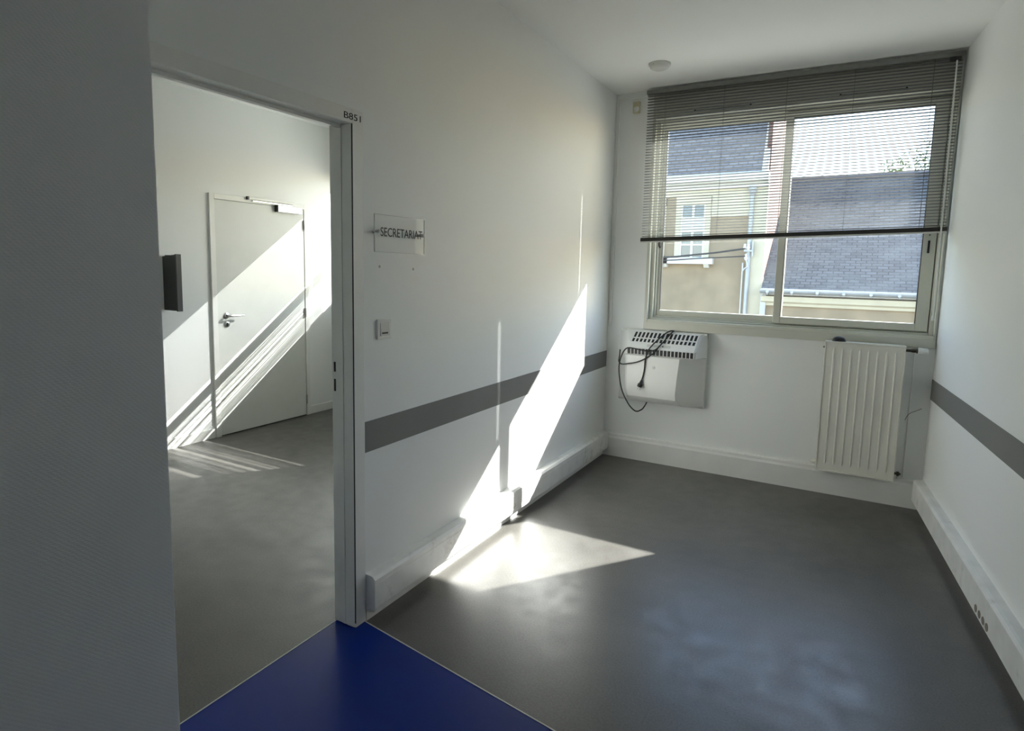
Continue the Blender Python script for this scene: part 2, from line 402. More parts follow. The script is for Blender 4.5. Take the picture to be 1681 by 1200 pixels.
# office baseboards
m_ = MB(); m_.box(L, L + 0.012, -3.93, -1.46, 0.0, 0.08); m_.box(L, L + 0.012, -0.415, 0.0, 0.0, 0.08)
struct(m_.build('baseboard_office', 'trim'), 'low white baseboard on the sunlit wall beyond the doorway', 'baseboard')
m_ = MB(); m_.box(0.0, 0.012, DJ + CF, -0.033, 0.0, 0.07)
struct(m_.build('baseboard_left', 'trim'), 'low white baseboard under the cable trunking beside the doorway', 'baseboard')
m_ = MB(); m_.prism([(xr(0) - 0.012, -0.033), (xr(YH) - 0.012, YH), (xr(YH), YH), (xr(0), -0.033)], 0, 0.07)
struct(m_.build('baseboard_right', 'trim'), 'low white baseboard under the trunking beside the radiator', 'baseboard')

# ------------------------------------------------------------------ door frame (doorway to the office)
df = struct(empty('door_1', (0, (DJ + DL) / 2, 0)), 'white steel frame of the open doorway, numbered B851', 'door frame')
PR = 0.010
for y0, y1 in ((DJ, DJ + CF), (DL - CF, DL)):
    m_ = MB(); m_.box(-0.11, PR, y0, y1, 0.0, OT, bev=0.003)
    m_.build('jamb', 'frame', df)
m_ = MB(); m_.box(-0.11, PR, DL, DJ, DT, OT, bev=0.002); m_.build('head', 'frame', df)
# stop rebates on the office side of the frame
m_ = MB(); m_.box(-0.060, -0.045, DJ - 0.004, DJ, 0.004, DT); m_.build('door_stop', 'frame', df)
m_ = MB(); m_.box(-0.060, -0.045, DL, DJ - 0.004, DT - 0.012, DT); m_.build('door_stop', 'frame', df)
m_ = MB(); m_.box(PR - 0.004, PR + 0.0006, DJ - 0.0004, DJ + 0.0022, 0.02, DT); m_.build('seal', 'seal', df)
for z0, z1 in ((1.075, 1.115), (0.995, 1.045)):
    m_ = MB(); m_.box(-0.098, -0.088, DJ - 0.0012, DJ + 0.002, z0, z1); m_.build('strike_slot', 'seal', df)
text_mesh('number', 'B851', 'ink', (PR, -2.932, 2.052), 0.088, 0.024, df)

# ------------------------------------------------------------------ window of the alcove
win = struct(empty('window_1', (1.26, 0.06, WZ0)), 'wide two-pane sliding window above the radiator, half covered by a blind', 'window')
def bars(name, x0, x1, z0, z1, w, y0, y1, mt, parent, bev=0.003, wb=None, wt=None):
    wb = w if wb is None else wb; wt = w if wt is None else wt
    m = MB()
    m.box(x0, x0 + w, y0, y1, z0, z1, bev); m.box(x1 - w, x1, y0, y1, z0, z1, bev)
    m.box(x0 + w, x1 - w, y0, y1, z0, z0 + wb, bev); m.box(x0 + w, x1 - w, y0, y1, z1 - wt, z1, bev)
    return m.build(name, mt, parent)
FT = 2.665
bars('outer_frame', WX0, WX1, WZ0, FT, 0.034, 0.018, 0.13, 'alu', win)
bars('frame_lip', WX0 - 0.004, WX1, WZ0 - 0.004, FT, 0.009, -0.022, 0.018, 'alu', win, wb=0.024)
bars('inner_track', WX0 + 0.034, WX1 - 0.034, WZ0 + 0.034, FT - 0.030, 0.014, 0.046, 0.125, 'alu', win)
# far (left) sash on the outer track, near (right) sash on the inner track
def sash(x0, x1, yc, wl, wr, gx0, gx1, lbl):
    z0, z1 = WZ0 + 0.044, FT - 0.04
    m = MB(); y0, y1 = yc - 0.016, yc + 0.016
    gz0, gz1 = 1.212, 2.585
    m.box(x0, gx0, y0, y1, z0, z1, 0.003); m.box(gx1, x1, y0, y1, z0, z1, 0.003)
    m.box(gx0, gx1, y0, y1, z0, gz0, 0.003); m.box(gx0, gx1, y0, y1, gz1, z1, 0.003)
    f = m.build('sash', 'alu', win); f['label'] = lbl
    g = MB(); g.box(gx0, gx1, y0 + 0.006, y0 + 0.010, gz0, gz1)
    g.build('pane', 'glass', f)
    gk = MB()
    for a, b in ((y0 + 0.0005, y0 + 0.006), (y0 + 0.010, y1)):
        gk.box(gx0, gx0 + 0.003, a, b, gz0, gz1); gk.box(gx0, gx1, a, b, gz1 - 0.003, gz1)
        if not gx0 < 1: gk.box(gx1 - 0.003, gx1, a, b, gz0, gz1)
    gk.build('gasket', 'black', f)  # real seal line, carried full depth to blacken the sunlit reveals
    return f
s1 = sash(0.362, 1.285, 0.085, 0.05, 0.05, 0.398, 1.24, 'sliding sash facing the cream house')
s2 = sash(1.232, 2.155, 0.040, 0.05, 0.05, 1.279, 2.085, 'sliding sash facing the slate roof')
m_ = MB(); m_.box(2.112, 2.124, 0.018, 0.026, 1.665, 1.745, 0.002); m_.build('pull', 'black', s2)
m_ = MB(); m_.box(2.115, 2.121, 0.019, 0.026, 1.775, 1.783); m_.build('screw', 'black', s2)
m_ = MB(); m_.tube([(0.383, 0.068, 1.760), (0.379, 0.052, 1.745), (0.379, 0.052, 1.715), (0.383, 0.066, 1.70)], 0.006); m_.build('pull', 'black', s1, smooth=True)
# sill board and casing strip below the frame
m_ = MB(); m_.box(WX0 - 0.022, WX1 + 0.006, -0.020, 0.0, 1.062, WZ0 + 0.002, 0.002); m_.build('sill_board', 'alu', win)
m_ = MB(); m_.box(WX0 - 0.02, WX0 + 0.002, -0.016, 0.0, 1.062, 2.86, 0.002); m_.build('side_casing', 'alu', win)
# shutter box above the frame, with two vent slots
m_ = MB(); m_.box(WX0, WX1, -0.012, 0.14, FT, WZ1 - 0.001, 0.003); bx_ = m_.build('shutter_box', 'alu', win)
for x0, x1 in ((0.615, 0.998), (1.553, 1.919)):
    m_ = MB(); m_.box(x0, x1, -0.018, -0.011, 2.683, 2.691, 0.001); m_.build('vent_slot', 'black', bx_)
    m_ = MB()
    for xx in (x0, x1): m_.cyl((xx, -0.022, 2.689), (xx, -0.011, 2.689), 0.007, n=12)
    m_.build('vent_screw', 'black', bx_)
# outside sill and sound wall thickness
m_ = MB(); m_.box(WX0 - 0.05, WX1 + 0.05, 0.10, 0.22, 1.085, 1.121); m_.build('outer_sill', 'zinc', win)

# office window (gives the striped light beyond the doorway)
win2 = struct(empty('window_2', (-1.7, 0.07, OZ0)), 'window of the room beyond the doorway, hidden by the wall', 'window')
m_ = MB()
m_.box(OX0, OX0 + 0.02, 0.05, 0.11, OZ0, OZ1); m_.box(OX1 - 0.02, OX1, 0.05, 0.11, OZ0, OZ1)
m_.box(OX0, OX1, 0.05, 0.11, OZ0, OZ0 + 0.015); m_.box(OX0, OX1, 0.05, 0.11, OZ1 - 0.015, OZ1)
m_.build('outer_frame', 'alu', win2)
m_ = MB(); m_.box(OX0 + 0.02, OX1 - 0.02, GY, GY + 0.005, OZ0 + 0.015, OZ1 - 0.015); m_.build('pane', 'glass', win2)

# ------------------------------------------------------------------ venetian blinds
def slat_mesh(name, length, holes, width=0.025, crown=0.0022, th=0.0004, hole_w=0.006, hole_l=0.0065, mt='slat'):
    """curved slat centred on its left end; length along +X; holes: x positions of the cord slots"""
    bm = bmesh.new(); cols = 6
    ys = [-width / 2, -hole_l / 2, -hole_l / 5, hole_l / 5, hole_l / 2, width / 2]
    zz = [crown * (1 - (2 * y / width) ** 2) for y in ys]
    xs = [0.0]
    hs = []
    for h in holes: xs += [h - hole_w / 2, h + hole_w / 2]; hs.append(len(xs) - 2)
    xs.append(length)
    top = [[bm.verts.new((x, y, z + th)) for y, z in zip(ys, zz)] for x in xs]
    bot = [[bm.verts.new((x, y, z)) for y, z in zip(ys, zz)] for x in xs]
    for i in range(len(xs) - 1):
        for j in range(cols - 1):
            if i in hs and 1 <= j <= 3: continue
            bm.faces.new((top[i][j], top[i + 1][j], top[i + 1][j + 1], top[i][j + 1]))
            bm.faces.new((bot[i][j], bot[i][j + 1], bot[i + 1][j + 1], bot[i + 1][j]))
        bm.faces.new((top[i][0], bot[i][0], bot[i + 1][0], top[i + 1][0]))
        bm.faces.new((top[i][-1], top[i + 1][-1], bot[i + 1][-1], bot[i][-1]))
    me = bpy.data.meshes.new(name); bm.to_mesh(me); bm.free(); me.materials.append(M[mt])
    me.polygons.foreach_set('use_smooth', [True] * len(me.polygons)); me.set_sharp_from_angle(angle=math.radians(35))
    return me
def add_slat(me, parent, x, y, z, tilt, roll):
    o = bpy.data.objects.new('slat', me); COL.objects.link(o)
    o.parent = parent; o.matrix_parent_inverse = Matrix.Translation(parent.location).inverted()
    o.location = (x, y, z); o.rotation_euler = (tilt, -roll, 0)
    return o

BY = -0.062
BX0, BX1 = 0.270, 2.190
blind = tag(empty('venetian_blind', (1.23, BY, 1.75)), 'grey aluminium venetian blind half lowered over the alcove window', 'blind')
m_ = MB(); m_.box(BX0 - 0.004, BX1 + 0.004, BY - 0.020, BY + 0.020, 2.828, 2.856, 0.002)
m_.build('headrail', 'head', blind)
CORDS = (0.409, 0.826, 1.232, 1.630, 2.050)
sm = slat_mesh('slat', BX1 - BX0, [CORDS[0] - BX0, CORDS[2] - BX0])
NS = 52
for k in range(NS):
    t = k / (NS - 1)
    zl = 2.815 + (1.776 - 2.815) * t; zr = 2.805 + (1.832 - 2.805) * t
    # outer edge lower than the inner edge: keeps the high sun out, lets the eye through
    add_slat(sm, blind, BX0, BY, zl, math.radians(-6.5 + random.uniform(-1.2, 1.2)), math.atan2(zr - zl, BX1 - BX0))
m_ = MB(); lo = lambda x: 1.738 + (x - BX0) / (BX1 - BX0) * 0.056
m_.hexa([(BX0 - .004, BY - .015, lo(BX0)), (BX1 + .004, BY - .015, lo(BX1)), (BX1 + .004, BY + .015, lo(BX1)), (BX0 - .004, BY + .015, lo(BX0))],
        [(BX0 - .004, BY - .015, lo(BX0) + .029), (BX1 + .004, BY - .015, lo(BX1) + .029), (BX1 + .004, BY + .015, lo(BX1) + .029), (BX0 - .004, BY + .015, lo(BX0) + .029)])
br_ = m_.build('bottom_rail', 'rail', blind)
m_ = MB()
m_.hexa([(BX0 - .002, BY - .0165, lo(BX0) - .007), (BX1 + .002, BY - .0165, lo(BX1) - .007), (BX1 + .002, BY + .012, lo(BX1) - .007), (BX0 - .002, BY + .012, lo(BX0) - .007)],
        [(BX0 - .002, BY - .0165, lo(BX0) + .002), (BX1 + .002, BY - .0165, lo(BX1) + .002), (BX1 + .002, BY + .012, lo(BX1) + .002), (BX0 - .002, BY + .012, lo(BX0) + .002)])
m_.build('rail_lip', 'plastic2', br_)
for cx in CORDS:
    m_ = MB()
    for dy in (-0.0135, 0.0135): m_.cyl((cx, BY + dy, lo(cx) + 0.02), (cx, BY + dy, 2.83), 0.0009, n=6)
    m_.build('ladder_cord', 'cordm', blind)
m_ = MB(); m_.cyl((2.158, BY - 0.030, 2.80), (2.166, BY - 0.030, 1.275), 0.0048, n=10); m_.lathe((2.166, BY - 0.030, 1.275), (0, 0, -1), [(0, .005), (.004, .0075), (.03, .0075), (.034, .004)], 12)
m_.build('tilt_wand', 'wand', blind, smooth=True)
m_ = MB(); m_.box(2.120, 2.178, BY - 0.034, BY - 0.018, 2.800, 2.822, 0.004); m_.build('tilt_gear', 'black', blind)

# office blind, fully lowered, slats turned to let sun through, some slats bent out of place
blind2 = tag(empty('venetian_blind', (-1.7, -0.045, OZ0)), 'fully lowered slatted blind of the room beyond the doorway, out of sight', 'blind')
B2X0, B2X1, B2Y = -2.872, -0.50, -0.045
sm2 = slat_mesh('slat_office', B2X1 - B2X0, [0.10], mt='plastic2')
m_ = MB(); m_.box(B2X0, B2X1, B2Y - .02, B2Y + .02, 2.50, 2.53); m_.build('headrail', 'head', blind2)
zc = 2.49; k = 0
while zc > 1.10:
    tilt = math.radians(2.0); roll = 0.0; step = 0.0212
    if 1.60 < zc < 1.63: step = 0.040
    elif 1.50 < zc < 1.59: step = 0.013; tilt = math.radians(random.uniform(-4, 6))
    elif 1.36 < zc < 1.40: step = 0.034
    elif zc < 1.50: tilt = math.radians(1.5 + random.uniform(-5, 7)); roll = random.uniform(-0.004, 0.004)
    add_slat(sm2, blind2, B2X0, B2Y, zc, tilt, roll)
    zc -= step; k += 1
m_ = MB(); m_.box(B2X0, B2X1, B2Y - .012, B2Y + .012, zc - 0.012, zc + 0.004); m_.build('bottom_rail', 'rail', blind2)
for cx in (B2X0 + 0.10, -1.7, -0.62):
    m_ = MB(); m_.cyl((cx, B2Y - 0.013, zc), (cx, B2Y - 0.013, 2.5), 0.0012, n=6); m_.build('ladder_cord', 'cordm', blind2)

# ------------------------------------------------------------------ cable trunking along the walls
def trunk(name, label, path, ins, z0=0.056, z1=0.203, depth=0.055):
    """path: two (x,y) points on the wall face; ins: unit vector into the room"""
    t = tag(empty(name, (path[0][0], path[0][1], 0)), label, 'cable trunking')
    (ax, ay), (bx_, by_) = path
    pr = [(0.0, z0), (depth - 0.006, z0), (depth, z0 + 0.006), (depth, z1 - 0.014), (depth - 0.010, z1 - 0.003), (depth - 0.022, z1), (0.0, z1)]
    m = MB(); m.loft([[(x + ins[0] * d, y + ins[1] * d, z) for d, z in pr] for x, y in path]); m.build('cover', 'scuffed', t)
    return t
tl = trunk('cable_trunking', 'white cable trunking with sockets along the doorway wall', [(0.0, DJ + CF + 0.012), (0.0, -0.034)], (1, 0))
# raised lid along the front and a moulded end cap
m_ = MB(); m_.box(0.055, 0.0565, DJ + CF + 0.016, -0.036, 0.095, 0.168); m_.build('lid', 'scuffed', tl)
m_ = MB()
pr = [(0.0, 0.050), (0.051, 0.050), (0.058, 0.057), (0.058, 0.191), (0.046, 0.204), (0.030, 0.207), (0.0, 0.207)]
m_.loft([[(d, y, z) for d, z in pr] for y in (DJ + CF + 0.003, DJ + CF + 0.016)]); m_.build('end_cap', 'scuffed', tl)
# socket outlets
for y0 in (-1.815, -1.695):
    m_ = MB(); m_.box(0.055, 0.0575, y0, y0 + 0.10, 0.078, 0.186, 0.001); so_ = m_.build('socket_plate', 'plastic', tl)
    for j in range(2):
        yy = y0 + 0.028 + 0.044 * j
        m_ = MB(); m_.lathe((0.0573, yy, 0.107), (1, 0, 0), [(0, .016), (.0016, .016), (.0018, .013), (-.004, .012)], 18); m_.build('outlet', 'beige', so_)
    m_ = MB(); m_.box(0.0572, 0.0588, y0 + 0.035, y0 + 0.062, 0.150, 0.172, 0.001); m_.build('outlet', 'beige', so_)
trr = trunk('cable_trunking', 'scuffed white cable trunking along the wall beside the radiator', [(xr(-0.034), -0.034), (xr(YH), YH)], (-1 / math.hypot(1, K), -K / math.hypot(1, K)))
for j in range(4):
    yy = -1.50 - 0.052 * j; xx = xr(yy) - 0.0555
    m_ = MB(); m_.lathe((xx, yy, 0.088), (-1, -K, 0), [(0, .017), (.0014, .017), (.0016, .014), (.0008, .013)], 18); m_.build('outlet', 'outlet_dark', trr)
# thin conduit in the far corner
cd = tag(empty('cable_conduit', (0.03, 0, 1.1)), 'thin white conduit up the corner and across to the blind', 'conduit')
m_ = MB(); m_.box(0.020, 0.036, -0.012, -0.0005, 1.06, 2.842, 0.003); m_.build('riser', 'trim', cd)
m_ = MB(); m_.box(0.036, 0.262, -0.012, -0.0005, 2.826, 2.842, 0.003); m_.build('cross_run', 'trim', cd)

# ------------------------------------------------------------------ door plate, switch, marks
sg = tag(empty('door_plate', (0.0, -2.6, 1.56)), 'clear acrylic door plate lettered SECRETARIAT beside the doorway', 'sign')
sx = 0.022
m_ = MB(); m_.box(sx, sx + 0.005, -2.785, -2.462, 1.562, 1.712); m_.build('plate', 'acrylic', sg)
m_ = MB(); m_.box(sx, sx + 0.0051, -2.786, -2.7848, 1.562, 1.712); m_.box(sx, sx + 0.0051, -2.4622, -2.461, 1.562, 1.712)
m_.box(sx, sx + 0.0051, -2.785, -2.462, 1.561, 1.5622); m_.box(sx, sx + 0.0051, -2.785, -2.462, 1.7118, 1.713); m_.build('polished_edge', 'acrylic_edge', sg)
text_mesh('lettering', 'SECRETARIAT', 'ink', (sx + 0.0052, -2.752, 1.6255), 0.272, 0.036, sg)
for yy in (-2.765, -2.474):
    m_ = MB(); m_.lathe((0.0, yy, 1.643), (1, 0, 0), [(0, .006), (.021, .006), (.021, .0085), (.031, .0085), (.034, .006), (.035, .001)], 18); m_.build('standoff', 'chrome', sg, smooth=True)
sw = tag(empty('light_switch', (0.0, -2.708, 1.2)), 'square white light switch beside the doorway', 'light switch')
m_ = MB(); m_.box(0.0, 0.010, -2.752, -2.664, 1.200, 1.284, 0.003); m_.build('plate', 'plastic', sw)
m_ = MB(); m_.hexa([(0.009, -2.735, 1.214), (0.014, -2.735, 1.214), (0.014, -2.681, 1.214), (0.009, -2.681, 1.214)], [(0.009, -2.735, 1.270), (0.011, -2.735, 1.270), (0.011, -2.681, 1.270), (0.009, -2.681, 1.270)]); rk = m_.build('rocker', 'plastic2', sw)
m_ = MB(); m_.box(0.0125, 0.0145, -2.728, -2.692, 1.222, 1.229); m_.build('indicator', 'black', rk)
for yy, zz in ((-2.728, 1.502), (-2.508, 1.494)):
    m_ = MB(); m_.lathe((0.0, yy, zz), (1, 0, 0), [(-.001, .006), (.0006, .006), (.0009, .003)], 10); m_.build('filler_mark', 'mark', wall_left)

# ------------------------------------------------------------------ smoke detector and motion sensor
sd = tag(empty('smoke_detector', (0.495, -0.56, H)), 'round flat smoke detector on the ceiling near the blind', 'smoke detector')
m_ = MB(); m_.lathe((0.495, -0.56, H), (0, 0, -1), [(0, .072), (.010, .072), (.012, .066)], 32); m_.build('base', 'plastic2', sd, smooth=True)
m_ = MB(); m_.lathe((0.495, -0.56, H - 0.012), (0, 0, -1), [(0, .066), (.014, .060), (.022, .046), (.024, .001)], 32); m_.build('cover', 'plastic2', sd, smooth=True)
m_ = MB(); m_.box(0.470, 0.474, -0.622, -0.606, H - 0.016, H - 0.008); m_.build('indicator', 'black', sd)
ms = tag(empty('motion_sensor', (0.165, 0, 2.74)), 'small cream motion sensor on the wall beside the blind', 'motion sensor')
m_ = MB(); m_.box(0.143, 0.196, -0.03, 0.0, 2.716, 2.802, 0.004); m_.build('case', 'cream', ms)
m_ = MB(); m_.lathe((0.174, -0.028, 2.745), (0.1, -1, -0.3), [(0, .021), (.010, .020), (.018, .013), (.021, .002)], 20); m_.build('lens', 'plastic', ms, smooth=True)

# ------------------------------------------------------------------ air unit under the window
au = tag(empty('air_unit', (0.465, 0.0, 0.49)), 'white wall-hung air unit with black slotted vents below the window', 'air conditioner')
BL, BR = 0.135, 0.800
def ring(z, d, fl, fr, yb=0.05, r=None):
    yb = min(yb, d - 0.004)
    c = min(0.012, d * 0.2)
    return [(BL, 0, z), (BL, -yb, z), (fl, -d + c, z), (fl + c * 1.4, -d, z), (fr - c * 1.4, -d, z), (fr, -d + c, z), (BR, -yb, z), (BR, 0, z)]
lv = [(0.486, 0.04, .20, .74), (0.492, 0.075, .215, .72), (0.505, 0.125, .23, .70), (0.525, 0.165, .235, .665), (0.555, 0.192, .236, .642), (0.60, 0.203, .234, .640),
      (0.72, 0.207, .231, .648), (0.872, 0.203, .228, .660), (0.878, 0.178, .224, .748), (0.925, 0.172, .222, .752), (0.935, 0.163, .221, .753), (1.045, 0.058, .175, .770), (1.056, 0.045, .16, .785)]
m_ = MB(); m_.loft([ring(*l) for l in lv]); m_.build('body', 'plastic', au, smooth=True, angle=25)
# grille row at the top of the front panel
m_ = MB(); m_.box(0.234, 0.742, -0.182, -0.170, 0.881, 0.922); g1 = m_.build('front_grille', 'black', au)
ribm = None
for k in range(19):
    x = 0.236 + k * 0.0280
    m_ = MB(); m_.box(x - 0.0026, x + 0.0026, -0.187, -0.176, 0.879, 0.924); m_.build('grille_rib', 'plastic', g1)
# sloping top grille: two rows of slots
p0 = Vector((0, -0.163, 0.935)); p1 = Vector((0, -0.058, 1.045)); sl = (p1 - p0); nrm = Vector((0, -sl.z, sl.y)).normalized()
def slope_box(x0, x1, t0, t1, h0, h1, xs=(0, 0)):
    """a box lying on the slope; xs shifts x at t=0 and t=1"""
    P = lambda x, t, h: (x + xs[0] + (xs[1] - xs[0]) * t, *(p0 + sl * t + nrm * h).yz)
    m = MB(); m.hexa([P(x0, t0, h0), P(x1, t0, h0), P(x1, t1, h0), P(x0, t1, h0)], [P(x0, t0, h1), P(x1, t0, h1), P(x1, t1, h1), P(x0, t1, h1)]); return m
g2 = slope_box(0.250, 0.745, 0.33, 0.95, -0.004, 0.0012, (-0.012, 0.004)).build('top_grille', 'black', au)
for k in range(17):
    x = 0.252 + k * 0.03075
    slope_box(x - 0.006, x + 0.006, 0.32, 0.96, 0.0, 0.0045, (-0.012, 0.004)).build('grille_rib', 'plastic', g2)
slope_box(0.245, 0.750, 0.53, 0.595, 0.0, 0.0045, (-0.012, 0.004)).build('grille_bar', 'plastic', g2)
d_ = slope_box(0.38, 0.56, 0.04, 0.19, 0.0, 0.0015); dp = d_.build('display_strip', 'plastic2', au)
slope_box(0.497, 0.506, 0.08, 0.15, 0.0012, 0.003).build('button', 'black', dp)
m_ = MB(); m_.lathe((0.455, -0.204, 0.79), (0, -1, 0), [(0, .012), (.0035, .012), (.0042, .009)], 18); m_.build('badge', 'plastic2', au)
# power cord
pc = tag(empty('power_cord', (0.385, -0.2, 0.49)), 'black power cord with plug draped over the white air unit', 'cable')
m_ = MB(); m_.tube([(0.385, -0.10, 0.500), (0.386, -0.16, 0.478), (0.376, -0.21, 0.458), (0.336, -0.23, 0.447), (0.278, -0.232, 0.498), (0.222, -0.232, 0.60), (0.194, -0.228, 0.72), (0.190, -0.222, 0.80), (0.205, -0.212, 0.87), (0.228, -0.200, 0.915), (0.262, -0.196, 0.926), (0.33, -0.194, 0.918), (0.40, -0.194, 0.912), (0.455, -0.186, 0.925), (0.495, -0.150, 0.975), (0.525, -0.105, 1.022), (0.548, -0.066, 1.058), (0.555, -0.05, 1.064)], 0.0050)
m_.build('cable', 'black', pc, smooth=True)
m_ = MB(); m_.tube([(0.555, -0.05, 1.064), (0.53, -0.058, 1.063), (0.500, -0.085, 1.045), (0.455, -0.135, 0.995), (0.418, -0.176, 0.945), (0.400, -0.196, 0.905), (0.390, -0.212, 0.85), (0.387, -0.214, 0.78), (0.378, -0.214, 0.72), (0.368, -0.216, 0.685)], 0.0050)
m_.build('cable', 'black', pc, smooth=True)
m_ = MB(); m_.tube([(0.170, -0.16, 0.90), (0.178, -0.19, 0.86), (0.180, -0.205, 0.815), (0.205, -0.212, 0.797), (0.260, -0.212, 0.805), (0.33, -0.212, 0.824), (0.40, -0.210, 0.862), (0.450, -0.195, 0.905), (0.480, -0.165, 0.955)], 0.0050)
m_.build('cable', 'black', pc, smooth=True)
m_ = MB(); m_.lathe((0.372, -0.218, 0.692), (-0.25, -0.15, -1), [(0, .005), (.012, .009), (.030, .012), (.034, .019), (.056, .020), (.060, .014)], 16); pl = m_.build('plug', 'black', pc, smooth=True)
for dx in (-0.008, 0.009):
    m_ = MB(); m_.cyl((0.358 + dx, -0.226, 0.634), (0.352 + dx, -0.229, 0.615), 0.0022, n=8); m_.build('pin', 'chrome', pl)

# ------------------------------------------------------------------ radiator
rd = tag(empty('radiator', (1.81, 0, 0.17)), 'cream ribbed panel radiator below the window', 'radiator')
RX0, RX1, RZ0, RZ1 = 1.582, 2.042, 0.180, 1.070
m_ = MB(); m_.box(RX0 + 0.006, RX1 - 0.006, -0.098, -0.072, RZ0 + 0.006, RZ1 - 0.006, 0.004); m_.build('front_panel', 'rad', rd)
m_ = MB(); m_.box(RX0, RX0 + 0.008, -0.104, -0.036, RZ0, RZ1, 0.002); m_.box(RX1 - 0.008, RX1, -0.104, -0.036, RZ0, RZ1, 0.002)
m_.box(RX0 + .008, RX1 - .008, -0.104, -0.072, RZ0, RZ0 + 0.008, 0.002); m_.build('edge_frame', 'rad', rd)
m_ = MB(); m_.box(RX0, RX1, -0.106, -0.036, RZ1 - 0.006, RZ1 + 0.004, 0.002); m_.build('top_cap', 'rad', rd)
m_ = MB(); m_.box(RX0 + 0.01, RX1 - 0.01, -0.050, -0.036, RZ0 + 0.01, RZ1 - 0.01, 0.003); m_.build('rear_panel', 'rad', rd)
for k in range(8):
    x = 1.640 + k * 0.0505
    m_ = MB()
    prof = [(-0.009, -0.0965), (-0.004, -0.1020), (0.0, -0.1045), (0.003, -0.1020), (0.007, -0.0965)]
    rings = []
    for z, s_ in ((RZ0 + 0.045, 0.05), (RZ0 + 0.070, 1.0), (RZ1 - 0.060, 1.0), (RZ1 - 0.035, 0.05)):
        rings.append([(x + px * (0.4 + 0.6 * s_), -0.0965 + (py + 0.0965) * s_, z) for px, py in prof])
    m_.loft(rings); m_.build('rib', 'rad', rd, smooth=True, angle=60)
for z in (0.30, 0.95):
    m_ = MB(); m_.box(RX0 + 0.07, RX0 + 0.10, -0.040, 0.0, z - 0.03, z + 0.03); m_.build('bracket', 'rad', rd)
    m_ = MB(); m_.box(RX1 - 0.10, RX1 - 0.07, -0.040, 0.0, z - 0.03, z + 0.03); m_.build('bracket', 'rad', rd)
m_ = MB(); m_.lathe((RX0 + 0.002, -0.070, 1.030), (-1, 0, 0), [(0, .008), (.006, .008), (.007, .005), (.012, .005)], 12); m_.build('bleed_plug', 'pipe', rd)
m_ = MB(); m_.lathe((RX0 + 0.001, -0.062, 0.226), (-1, 0, 0), [(0, .012), (.010, .012), (.010, .016), (.022, .016), (.022, .007), (.034, .007)], 12); m_.build('lower_plug', 'rad', rd)
m_ = MB(); m_.lathe((RX1 - 0.002, -0.066, 1.045), (1, 0, 0), [(0, .010), (.030, .010), (.040, .013), (.058, .013), (.062, .017), (.070, .017)], 16); vb = m_.build('valve', 'pipe', rd, smooth=True)
m_ = MB(); m_.lathe((RX1 + 0.066, -0.066, 1.045), (1, 0, 0), [(0, .021), (.004, .023), (.020, .023), (.024, .020), (.052, .018), (.055, .014)], 20); m_.build('thermostat_head', 'plastic', vb, smooth=True)
m_ = MB(); m_.tube([(RX1 + 0.050, -0.066, 1.045), (RX1 + 0.050, -0.05, 1.03), (RX1 + 0.052, -0.03, 1.0), (RX1 + 0.055, -0.004, 0.95), (RX1 + 0.055, -0.004, 0.45), (RX1 + 0.055, -0.004, 0.192)], 0.0035); m_.build('supply_pipe', 'trim', rd, smooth=True)
m_ = MB(); m_.lathe((RX1 - 0.002, -0.062, 0.228), (1, 0, 0), [(0, .008), (.016, .008), (.018, .015), (.030, .015), (.034, .008), (.040, .006)], 14); lvv = m_.build('lower_valve', 'pipe', rd, smooth=True)
m_ = MB(); m_.cyl((RX1 + 0.024, -0.062, 0.228), (RX1 + 0.024, -0.03, 0.190), 0.007, n=10); m_.build('return_pipe', 'trim', lvv)
# black cap lying on the radiator
bc = tag(empty('black_cap', (1.664, -0.072, RZ1 + 0.004)), 'small rounded black plastic cap lying on top of the radiator', 'cap')
m_ = MB(); m_.loft([[(1.664 + 0.038 * r * math.cos(a * math.pi / 8), -0.072 + 0.028 * r * math.sin(a * math.pi / 8), RZ1 + 0.004 + h) for a in range(16)] for h, r in ((0, .98), (.010, 1.0), (.020, .90), (.028, .68), (.032, .30))])
m_.build('dome', 'black', bc, smooth=True)
m_ = MB(); m_.loft([[(1.664 + 0.041 * math.cos(a * math.pi / 8), -0.072 + 0.030 * math.sin(a * math.pi / 8), RZ1 + 0.004 + h) for a in range(16)] for h in (0.0, 0.005)]); m_.build('rim', 'black', bc)
# loose bit of wire poking from the wall
m_ = MB(); m_.tube([(2.165, 0.0, 0.665), (2.135, -0.02, 0.650), (2.100, -0.035, 0.632), (2.082, -0.036, 0.600), (2.078, -0.032, 0.585)], 0.0016, n=6)
tag(m_.build('loose_wire', 'seal', smooth=True), 'thin loose dark wire sticking out of the wall beside the radiator', 'wire')

# ------------------------------------------------------------------ far door in the office
fd = struct(empty('door_2', (L, -0.93, 0)), 'closed white door with closer on the sunlit wall beyond the doorway', 'door')
m_ = MB()
FY0, FY1, FZ = -1.455, -0.413, 2.082
m_.box(L, L + 0.022, FY0, FY0 + 0.047, 0, FZ, 0.002); m_.box(L, L + 0.022, FY1 - 0.047, FY1, 0, FZ, 0.002); m_.box(L, L + 0.022, FY0 + 0.047, FY1 - 0.047, FZ - 0.045, FZ, 0.002)
m_.build('frame', 'frame', fd)
m_ = MB(); m_.box(L, L + 0.006, FY0 + 0.045, FY1 - 0.045, 0.0, FZ - 0.043); m_.build('rebate', 'seal', fd)
m_ = MB(); m_.box(L + 0.004, L + 0.016, FY0 + 0.050, FY1 - 0.050, 0.008, FZ - 0.048, 0.001); leaf = m_.build('leaf', 'door', fd)
hy = -1.325
